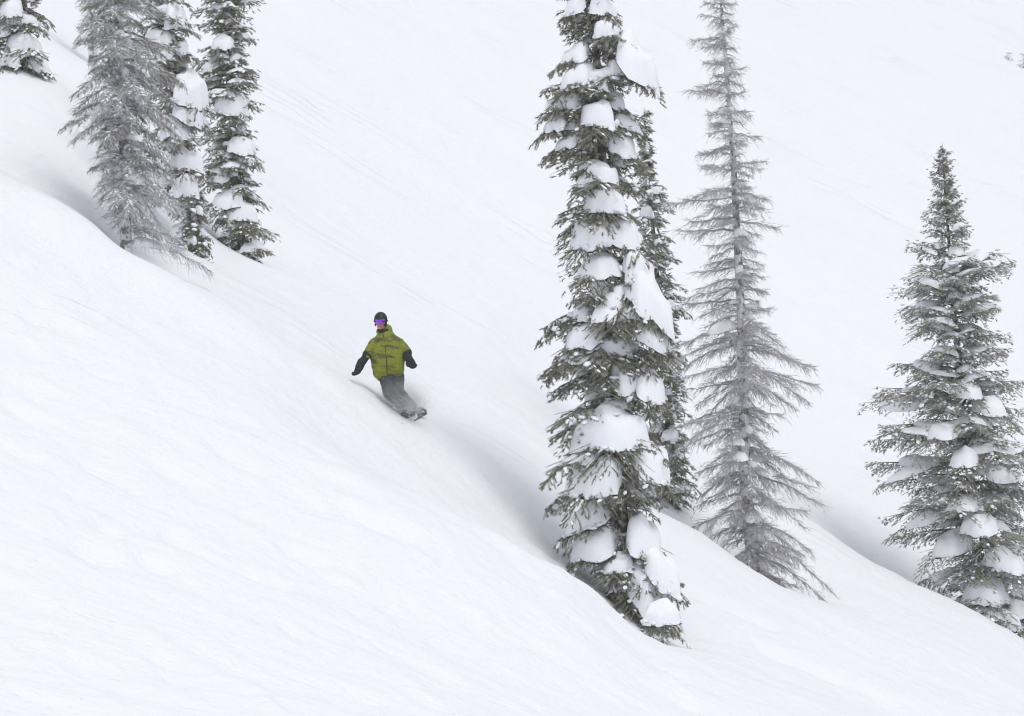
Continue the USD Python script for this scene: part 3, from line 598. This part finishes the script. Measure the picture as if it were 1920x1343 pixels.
# buried sapling by the tall spruce, and the far tips on the upper slope
def ground_at(px, py):
    Ys = np.arange(60, 300, 0.25)
    zs = np.array([ground((px - 960) * y / F, y) for y in Ys]); want = -(py - 671.5) * Ys / F
    return float(Ys[np.argmax(zs > want)])
def sapling(px, py, Y, w, h, label, seed, group=None, snow=True, mat='spruce', name='spruce_sapling'):
    rng = np.random.default_rng(seed); k = Y / F; wm, hm = w * k, h * k; c = at(px, py + h / 2, Y)
    th = Thing(name, c, label, 'sapling', group); P = dict(SP, caps=0.3, sl=min(.1, wm * .25), sr=0.02)
    v, f = tube([c - [0, 0, .3], c + [0, 0, hm * .8]], [.03, .01], 6); th.part('trunk', (v, f), M['bark'])
    for q in range(9):
        b = Bough(c + [0, 0, hm * (0.12 + 0.5 * q / 9)], q * 2.4, wm * 0.52 * (1.05 - 0.4 * q / 9), wm * .2, 0.15, 0.55)
        mesh, at_, _ = needled(b, rng, P); th.part('branch', mesh, M[mat], smooth=False, attrs=at_)
    if snow:
        s = Soup(); b = Bough(c + [-wm * .5, 0, hm * .50], 0, wm, wm * .42, 0.25, 0.25)
        pillow(s, b, rng, 0.02, 0.98, 1.0, hm * .62, seed, 9, 30); v, f, _ = s.get(); th.part('snow_load', (v, f), M['snow'])
sapling(1242, 1166, 37.2, 76, 54, 'small mound of snow over a buried sapling at the foot of the tallest spruce', 83)
bare_tree('dead_spruce', 'faint grey tree top far up the slope in the upper right corner', ground_at(1918, 128), [(1918, 100), (1919, 135)], [(100, 1914), (135, 1900)], [(100, 1924), (135, 1936)],
  132, 102, 16, dict(frost=0.95, tw=34, tl=0.5, sub=2, sag=0.3, rise=0.2, tip=0.0, pil=0.0, caps=0.3), 89, (0.05, 0.02))
bare_tree('dead_spruce', 'tiny faint grey tuft far up the slope, left of the corner tree top', ground_at(1890, 112), [(1890, 98), (1891, 118)], [(98, 1887), (118, 1876)], [(98, 1893), (118, 1905)],
  116, 99, 12, dict(frost=0.95, tw=34, tl=0.5, sub=2, sag=0.3, rise=0.2, tip=0.0, pil=0.0, caps=0.3), 97, (0.04, 0.02))

# ---------------------------------------------------------------- the snowboarder
def ball(c, r, sc=(1, 1, 1)): return m3.Manifold.sphere(r, 20).scale(sc).translate(tuple(map(float, c)))
def hull(*bs): return m3.Manifold.batch_hull(list(bs))
def chain(pts, rad): return [hull(ball(pts[i], rad[i]), ball(pts[i + 1], rad[i + 1])) for i in range(len(pts) - 1)]
def union(parts): return m3.Manifold.batch_boolean(parts, m3.OpType.Add)
def soft(man, edge, it=10, rough=0.0, seed=1, freq=14.0):
    m = man.refine_to_length(edge).to_mesh(); t = trimesh.Trimesh(m.vert_properties[:, :3], m.tri_verts, process=True)
    trimesh.smoothing.filter_taubin(t, lamb=0.5, nu=0.52, iterations=it)
    if rough:
        p = np.array(t.vertices); n = meshkit.fbm(p * [freq, freq, freq * 1.6], 3, seed) - 0.5
        t.vertices = p + np.array(t.vertex_normals) * (n * 2 * rough)[:, None]
    return t
PY = 40.35
def J(px, py, dy=0.0): return at(px, py, PY) + np.array([0, dy, 0])
j = dict(head=J(714, 604, -.05), neck=J(719, 622), chest=J(726, 648), belly=J(729, 680), pel=J(733, 704),
         sl=J(701, 645, -.03), sr=J(749, 645, .03), el=J(688, 667, -.10), er=J(765, 661, -.06), wl=J(676, 686, -.16), wr=J(767, 673, -.14),
         hl=J(724, 707), hr=J(745, 706), kl=J(730, 738, -.26), kr=J(747, 734, -.10), al=J(764, 768, -.14), ar=J(773, 766, .20))
FB = Thing('person', J(768, 778), 'snowboarder in a lime green camouflage jacket, dark helmet and purple goggles, knees bent, arms out', 'person')
M['skin'] = noise_mat('skin', (0.40, 0.19, 0.14), (0.50, 0.25, 0.19), 12, 0.55)
M['lips'] = noise_mat('lips', (0.38, 0.13, 0.12), (0.42, 0.16, 0.14), 12, 0.5)
M['black_cloth'] = noise_mat('black_cloth', (0.016, 0.017, 0.019), (0.036, 0.037, 0.040), 18, 0.8, 0.5, 60)
M['trousers'] = usdkit.material(stage, L_ + 'snowy_trousers', {
    'tc': ('texture_coordinate', {}), 'g': ('geometry', {}), 'n': ('noise_texture', {'scale': 26.0, 'detail': 5.0, 'roughness': 0.7}), 'x': ('separate_xyz', {'vector': (0, 0, 0)}),
    'h': ('map_range', {'from_min': 0.62, 'from_max': 0.02, 'to_min': -0.26, 'to_max': 0.06, 'clamp': True}), 'a': ('math', {'math_type': 'add'}),
    'r': ('map_range', {'from_min': 0.47, 'from_max': 0.58, 'to_min': 0.0, 'to_max': 1.0, 'clamp': True}),
    'm': ('mix_color', {'a': (0.040, 0.042, 0.048), 'b': (0.80, 0.81, 0.84)}), 'p': ('principled_bsdf', {'roughness': 0.8})},
    [('tc.object', 'n.vector'), ('tc.object', 'x.vector'), ('x.z', 'h.value'), ('n.fac', 'a.value1'), ('h.result', 'a.value2'), ('a.value', 'r.value'), ('r.result', 'm.fac'), ('m.result', 'p.base_color')], surface='p.BSDF')
M['jacket'] = usdkit.material(stage, L_ + 'camouflage_jacket', {
    'tc': ('texture_coordinate', {}), 'mp': ('mapping', {'scale': (4.2, 4.2, 12.0)}), 'n': ('noise_texture', {'scale': 1.0, 'detail': 2.0, 'distortion': 0.6}),
    'r': ('rgb_ramp', {'ramp': [(0.36, (0.165, 0.195, 0.022)), (0.50, (0.225, 0.245, 0.026)), (0.60, (0.140, 0.145, 0.032)), (0.72, (0.075, 0.076, 0.036))]}),
    'n2': ('noise_texture', {'scale': 45.0, 'detail': 4.0}), 'r2': ('map_range', {'from_min': 0.63, 'from_max': 0.72, 'to_min': 0.0, 'to_max': 0.7, 'clamp': True}), 'm': ('mix_color', {'b': (0.75, 0.76, 0.78)}),
    'p': ('principled_bsdf', {'roughness': 0.75, 'specular_ior_level': 0.2})},
    [('tc.object', 'mp.vector'), ('mp.vector', 'n.vector'), ('n.fac', 'r.fac'), ('tc.object', 'n2.vector'), ('n2.fac', 'r2.value'), ('r2.result', 'm.fac'), ('r.color', 'm.a'), ('m.result', 'p.base_color')], surface='p.BSDF')
M['helmet'] = noise_mat('helmet_shell', (0.016, 0.018, 0.020), (0.030, 0.032, 0.035), 9, 0.45)
M['lens'] = usdkit.material(stage, L_ + 'goggle_lens', {'lw': ('layer_weight', {'blend': 0.45}), 'r': ('rgb_ramp', {'ramp': [(0.0, (0.20, 0.07, 0.62)), (0.6, (0.42, 0.10, 0.75)), (1.0, (0.10, 0.15, 0.7))]}),
    'p': ('principled_bsdf', {'metallic': 0.55, 'roughness': 0.22})}, [('lw.facing', 'r.fac'), ('r.color', 'p.base_color')], surface='p.BSDF')
M['frame'] = noise_mat('goggle_frame', (0.30, 0.10, 0.42), (0.42, 0.16, 0.55), 20, 0.4)
M['sole'] = noise_mat('deck_black', (0.02, 0.02, 0.024), (0.04, 0.04, 0.045), 20, 0.4)

hd = j['head']; fz = np.array([-0.12, -1, -0.10]); fz /= np.linalg.norm(fz)           # where the face looks: at the camera, a little down and left
rt = np.cross(fz, [0, 0, 1]); rt /= np.linalg.norm(rt); up = np.cross(rt, fz)
def HP(a, f, u): return hd + rt * a + fz * f + up * u                                 # sideways, forward, up from the head's middle
def handpts(w, d, thumb, fat=1.0):
    """Palm and five curled fingers from the wrist along d; thumb: the side it leaves on."""
    d = d / np.linalg.norm(d); sd = np.array(thumb, float); sd -= d * sd.dot(d); sd /= np.linalg.norm(sd); cu = np.cross(d, sd)
    if cu[1] > 0: cu = -cu
    parts = [hull(ball(w, .034), ball(w + d * .035 + sd * .026, .030), ball(w + d * .035 - sd * .026, .030), ball(w + d * .095 + sd * .030, .024), ball(w + d * .090 - sd * .034, .023))]
    for k, (o, ln) in enumerate(((.032, .072), (.011, .082), (-.011, .077), (-.033, .060))):
        a = w + d * .092 + sd * o; b_ = a + d * ln * .5 + cu * .012 + sd * o * .1; c = b_ + d * ln * .36 + cu * ln * .40
        parts += chain([a, b_, c], [.0125, .0118, .0105])
    a = w + d * .030 + sd * .030; parts += chain([a, a + d * .035 + sd * .032 + cu * .006, a + d * .068 + sd * .036 + cu * .018], [.016, .014, .012])
    return parts if fat == 1.0 else [p.translate(tuple(map(float, -w))).scale((fat, fat, fat)).translate(tuple(map(float, w))) for p in parts]
dl, dr = np.array([-.05, -.03, -.12]), np.array([.06, -.03, -.11])
body = [ball(HP(0, 0, .02), .098, (.80, 1.0, 1.08)), hull(ball(HP(0, .055, -.05), .05, (1, 1, 1)), ball(HP(0, .072, -.095), .026), ball(HP(.035, .02, -.07), .03), ball(HP(-.035, .02, -.07), .03)),
        hull(ball(HP(0, .098, .0), .010), ball(HP(0, .116, -.032), .013), ball(HP(.013, .100, -.036), .009), ball(HP(-.013, .100, -.036), .009)),
        hull(ball(HP(.025, .088, -.068), .008), ball(HP(-.025, .088, -.068), .008), ball(HP(0, .096, -.066), .009)),
        hull(ball(HP(.034, .078, .018), .016), ball(HP(-.034, .078, .018), .016)), ball(HP(.080, -.005, -.005), .022, (.5, 1, 1.4)), ball(HP(-.080, -.005, -.005), .022, (.5, 1, 1.4))]
body += chain([HP(0, -.02, -.06), j['neck'], j['chest']], [.055, .060, .12])
body += [hull(ball(j['chest'] + [-.11, 0, .03], .075), ball(j['chest'] + [.11, 0, .03], .075), ball(j['belly'], .105)), hull(ball(j['belly'], .105), ball(j['pel'], .11))]
for sgn in 'lr':
    body += chain([j['s' + sgn], j['e' + sgn], j['w' + sgn]], [.062, .044, .030]) + chain([j['h' + sgn], j['k' + sgn], j['a' + sgn]], [.088, .062, .045])
    body += [hull(ball(j['a' + sgn], .042), ball(j['a' + sgn] + [-.04, -.13, -.055], .026))]
body += [hull(ball(j['chest'] + [-.1, 0, .03], .08), ball(j['sl'], .062)), hull(ball(j['chest'] + [.1, 0, .03], .08), ball(j['sr'], .062))]
body += handpts(j['wl'], dl, (.6, -.5, .4), .62) + handpts(j['wr'], dr, (-1, -.3, 0), .62)
FB.part('body', soft(union(body), .018, 6), M['skin'])
FB.part('lips', soft(hull(ball(HP(.022, .100, -.067), .005), ball(HP(-.022, .100, -.067), .005), ball(HP(0, .107, -.068), .008)), .006, 3), M['lips'])
# helmet with a short brim and ear flaps
hel = ball(HP(0, -.012, .045), .124, (.90, 1.06, 1.0)) - m3.Manifold.cube((.5, .5, .5), True).translate(tuple(map(float, HP(0, .12, -.21))))
hel = ball(HP(0, -.012, .045), .124, (.90, 1.06, 1.0)) - hull(*[ball(HP(a, f, u), .01) for a in (-.2, .2) for f in (.03, .3) for u in (-.3, .052)]) - hull(*[ball(HP(a, f, u), .01) for a in (-.3, .3) for f in (-.3, .3) for u in (-.35, -.075)])
hel = union([hel, hull(ball(HP(-.085, .070, .062), .012), ball(HP(.085, .070, .062), .012), ball(HP(0, .128, .066), .010)), ball(HP(.090, -.010, -.02), .042, (.35, 1, 1.3)), ball(HP(-.090, -.010, -.02), .042, (.35, 1, 1.3))])
FB.part('helmet', soft(hel, .014, 4), M['helmet'])
gog = hull(*[ball(HP(a, f, u), .012) for a, f, u in ((-.072, .070, .038), (.072, .070, .038), (-.074, .068, -.010), (.074, .068, -.010), (-.030, .108, .040), (.030, .108, .040), (-.034, .106, -.022), (.034, .106, -.022))])
gp = FB.part('goggles', soft(gog, .012, 3), M['frame'])
lens = hull(*[ball(HP(a, f, u), .009) for a, f, u in ((-.064, .084, .032), (.064, .084, .032), (-.066, .082, -.008), (.066, .082, -.008), (-.028, .122, .034), (.028, .122, .034), (-.030, .120, -.016), (.030, .120, -.016))])
FB.part('lens', soft(lens, .010, 4), M['lens'], parent=gp)
sa = np.linspace(-2.5, 2.5, 30); FB.part('strap', tube([HP(math.sin(a) * .108, math.cos(a) * .125 - .012, .016) for a in sa], np.full(30, .014), 6), M['black_cloth'], parent=gp)
# jacket: boxy and long, hood up at the neck
sq = (1.0, .78, 1.0)
def blob(p, r, sx=1.0): return ball(p + [0, -.03, 0], r, (sx, 1.12, 1.0))
jk = [hull(blob(j['chest'] + [-.13, 0, .05], .115), blob(j['chest'] + [.12, 0, .05], .115), blob(J(710, 672), .14), blob(J(746, 672), .13)),
      hull(blob(J(710, 672), .14), blob(J(746, 672), .13), blob(J(712, 698), .115), blob(J(744, 697), .115)),
      hull(blob(J(712, 696), .12), blob(J(744, 695), .12), ball(J(714, 709), .06), ball(J(742, 708), .06)),
      hull(blob(j['chest'] + [-.10, 0, .06], .11), blob(j['chest'] + [.10, 0, .06], .11), ball(j['neck'] + [0, .01, .01], .085)),
      hull(ball(j['chest'] + [-.12, 0, .04], .11), ball(j['sl'], .092)), hull(ball(j['chest'] + [.12, 0, .04], .11), ball(j['sr'], .095)),
      hull(ball(j['sl'], .092), ball(j['el'] * .97 + j['sl'] * .03, .078)), hull(ball(j['sr'], .095), ball(j['er'] * .82 + j['sr'] * .18, .080)),
      hull(ball(j['neck'] + [.03, .07, .05], .085), ball(j['neck'] + [-.05, .02, .0], .075), ball(j['neck'] + [.08, .03, .0], .075), ball(j['neck'] + [.09, .05, .06], .045))]
jk = union(jk) - hull(ball(HP(0, .06, -.13), .060), ball(HP(0, .02, .02), .09))
jp = FB.part('jacket', soft(jk, .020, 8, .014, 5, 9.0), M['jacket'])
FB.part('collar', soft(hull(ball(j['neck'] + [-.065, -.05, .018], .034), ball(j['neck'] + [.055, -.05, .016], .034), ball(j['neck'] + [-.01, -.085, -.005], .03)), .014, 4), M['black_cloth'], parent=jp)
FB.part('zip', tube([j['neck'] + [0.0, -.11, -.04], J(724, 655, -.172), J(726, 680, -.185), J(727, 702, -.150)], [.006] * 4, 5), M['black_cloth'], parent=jp)
FB.part('pocket', soft(hull(ball(J(736, 683, -.185), .016), ball(J(748, 682, -.165), .016), ball(J(736, 694, -.18), .016), ball(J(748, 693, -.16), .016)), .014, 3), M['jacket'], parent=jp)
for sgn, thumb in (('l', (.6, -.5, .4)), ('r', (-1, -.3, 0))):
    q_ = .92 if sgn == 'l' else .72; m_ = j['e' + sgn] * q_ + j['s' + sgn] * (1 - q_)
    FB.part('sleeve', soft(union(chain([m_, j['e' + sgn], j['w' + sgn]], [.079, .070, .050])), .018, 6, .010, 8, 12.0), M['black_cloth'])
    w, d = j['w' + sgn], (dl if sgn == 'l' else dr)
    gl = soft(union(handpts(w, d, thumb) + [hull(ball(w - d / np.linalg.norm(d) * .06, .052), ball(w + d / np.linalg.norm(d) * .03, .050))]), .008, 3)
    gl.vertices = w + (np.array(gl.vertices) - w) * 1.12 + np.array(gl.vertex_normals) * .013
    FB.part('glove', gl, M['black_cloth'])
tr = [hull(ball(j['pel'], .15), ball(j['hl'], .115), ball(j['hr'], .115))]
for sgn in 'lr':
    tr += chain([j['h' + sgn], j['k' + sgn], j['a' + sgn] + [0, 0, .03]], [.118, .092, .078])
FB.part('trousers', soft(union(tr), .020, 8, .012, 3, 12.0), M['trousers'])
for sgn in 'lr':
    a = j['a' + sgn]
    bt = FB.part('boot', soft(union([hull(ball(a + [0, 0, .03], .070), ball(a + [0, .01, -.05], .066)), hull(ball(a + [0, .01, -.05], .066), ball(a + [-.05, -.17, -.065], .050))]), .016, 5), M['black_cloth'])
    FB.part('sole', tube([a + [.01, .06, -.105], a + [-.02, -.06, -.110], a + [-.055, -.20, -.108]], [.040, .044, .034], 8), M['sole'], parent=bt)
# the board, pushed through the powder
bd = j['ar'] - j['al'] + np.array([0, 0, .03]); bd /= np.linalg.norm(bd); bs = np.cross(bd, [0, 0, 1]); bs /= np.linalg.norm(bs); bu = np.cross(bs, bd)
bc = (j['al'] + j['ar']) / 2 + np.array([-.02, .03, -.185])
SB = Thing('snowboard', bc, 'dark snowboard under the rider, almost wholly buried in powder', 'snowboard')
t = np.linspace(-1, 1, 41); wd = np.where(np.abs(t) < .8, .125 + .022 * t ** 2, (.125 + .022 * .64) * np.sqrt(np.clip(1 - ((np.abs(t) - .8) / .2) ** 2, .0, 1)) + .004)
rise_ = np.where(np.abs(t) > .78, ((np.abs(t) - .78) / .22) ** 2 * .10, 0)
top = [bc + bd * (a * .78) + bs * (s_ * w) + bu * (r_ + .006) for a, w, r_ in zip(t, wd, rise_) for s_ in (-1, 0, 1)]
bot = [p - bu * .012 for p in top]; n = len(top); f = []
for k in range(40):
    for a in range(2):
        i0 = k * 3 + a; f += [(i0, i0 + 1, i0 + 4), (i0, i0 + 4, i0 + 3), (n + i0, n + i0 + 4, n + i0 + 1), (n + i0, n + i0 + 3, n + i0 + 4)]
    for e, fl in ((0, 1), (2, -1)):
        i0 = k * 3 + e; q4 = [(i0, i0 + 3, n + i0 + 3), (i0, n + i0 + 3, n + i0)]; f += q4 if fl > 0 else [x[::-1] for x in q4]
SB.part('deck', (np.array(top + bot), np.array(f)), M['sole'], smooth=30)
for sgn in 'lr':
    a = j['a' + sgn]; SB.part('binding', tube([a + [-.085, -.03, -.10], a + [-.075, -.07, -.02], a + [-.01, -.10, .0], a + [.065, -.06, -.02], a + [.08, -.02, -.10]], [.014, .018, .02, .018, .014], 6), M['sole'])

# snow thrown up by the board: grains and a thin mist
rng = np.random.default_rng(5)
SC = J(766, 768, -.05)
SPW = Thing('snow_spray', SC, 'white powder spray billowing round the snowboarder\'s shins and board', 'snow spray', kind='stuff')
N = 3000; k = rng.random(N)
p = SC + np.stack([rng.normal(-.02, .30, N) - .16 * k, rng.normal(-.12, .26, N), np.abs(rng.normal(0, .17, N)) - .06 + .10 * k], -1)
near = rng.random(N) < .5; p[near] = SC + np.stack([rng.normal(0, .12, near.sum()), rng.normal(-.22, .10, near.sum()), rng.normal(.02, .10, near.sum())], -1)
oc = np.array([(1, 0, 0), (-1, 0, 0), (0, 1, 0), (0, -1, 0), (0, 0, 1), (0, 0, -1)], float); of = np.array([(0, 2, 4), (2, 1, 4), (1, 3, 4), (3, 0, 4), (2, 0, 5), (1, 2, 5), (3, 1, 5), (0, 3, 5)])
r = 0.003 + 0.009 * rng.random(N) ** 4
SPW.part('powder_grain', ((p[:, None] + oc[None] * r[:, None, None]).reshape(-1, 3), (of[None] + (np.arange(N) * 6)[:, None, None]).reshape(-1, 3)), M['snow'])
M['mist'] = usdkit.material(stage, L_ + 'powder_mist', {
    'tc': ('texture_coordinate', {}), 'ln': ('vector_math', {'math_type': 'length'}), 'sc': ('vector_math', {'math_type': 'multiply', 'vector2': (1.65, 1.85, 2.05)}), 'of': ('vector_math', {'math_type': 'add', 'vector2': (0.10, 0.3, -0.16)}),
    'r': ('map_range', {'from_min': 1.0, 'from_max': 0.0, 'to_min': 0.0, 'to_max': 1.0, 'clamp': True, 'range_type': 'smoothstep'}),
    'n': ('noise_texture', {'scale': 4.5, 'detail': 4.0}), 'nr': ('map_range', {'from_min': 0.36, 'from_max': 0.68, 'to_min': 0.25, 'to_max': 1.0, 'clamp': True}),
    'a': ('math', {'math_type': 'multiply'}), 'b': ('math', {'math_type': 'multiply', 'value2': 3.2}), 'v': ('principled_volume', {'color': (0.995, 0.996, 0.998), 'anisotropy': 0.0})},
    [('tc.object', 'of.vector1'), ('of.vector', 'sc.vector1'), ('sc.vector', 'ln.vector1'), ('ln.value', 'r.value'), ('tc.object', 'n.vector'), ('n.fac', 'nr.value'), ('r.result', 'a.value1'), ('nr.result', 'a.value2'), ('a.value', 'b.value1'), ('b.value', 'v.density')], volume='v.volume')
ms = trimesh.creation.icosphere(3, 1.0); ms.vertices = np.array(ms.vertices) * [.62, .55, .50] + SC + [-.10, -.3, .16]
SPW.part('mist', ms, M['mist'])


# ---------------------------------------------------------------- air full of fine falling snow
M['haze'] = usdkit.material(stage, L_ + 'haze', {'v': ('principled_volume', {'color': (0.985, 0.988, 0.993), 'density': 0.0010, 'anisotropy': 0.3})}, [], volume='v.volume')
lo, hi = np.array([Xg.min() - 5, ys.min() - 5, Zg.min() - 1]), np.array([Xg.max() + 5, ys.max() + 5, Zg.max() + 3])
hz = trimesh.creation.box(hi - lo); hz.apply_translation((hi + lo) / 2)
h_ = usdkit.mesh(stage, '/World/haze', hz, M['haze']); tag(h_, 'pale thin snow haze that fills the air over the slope', 'haze', kind='stuff')
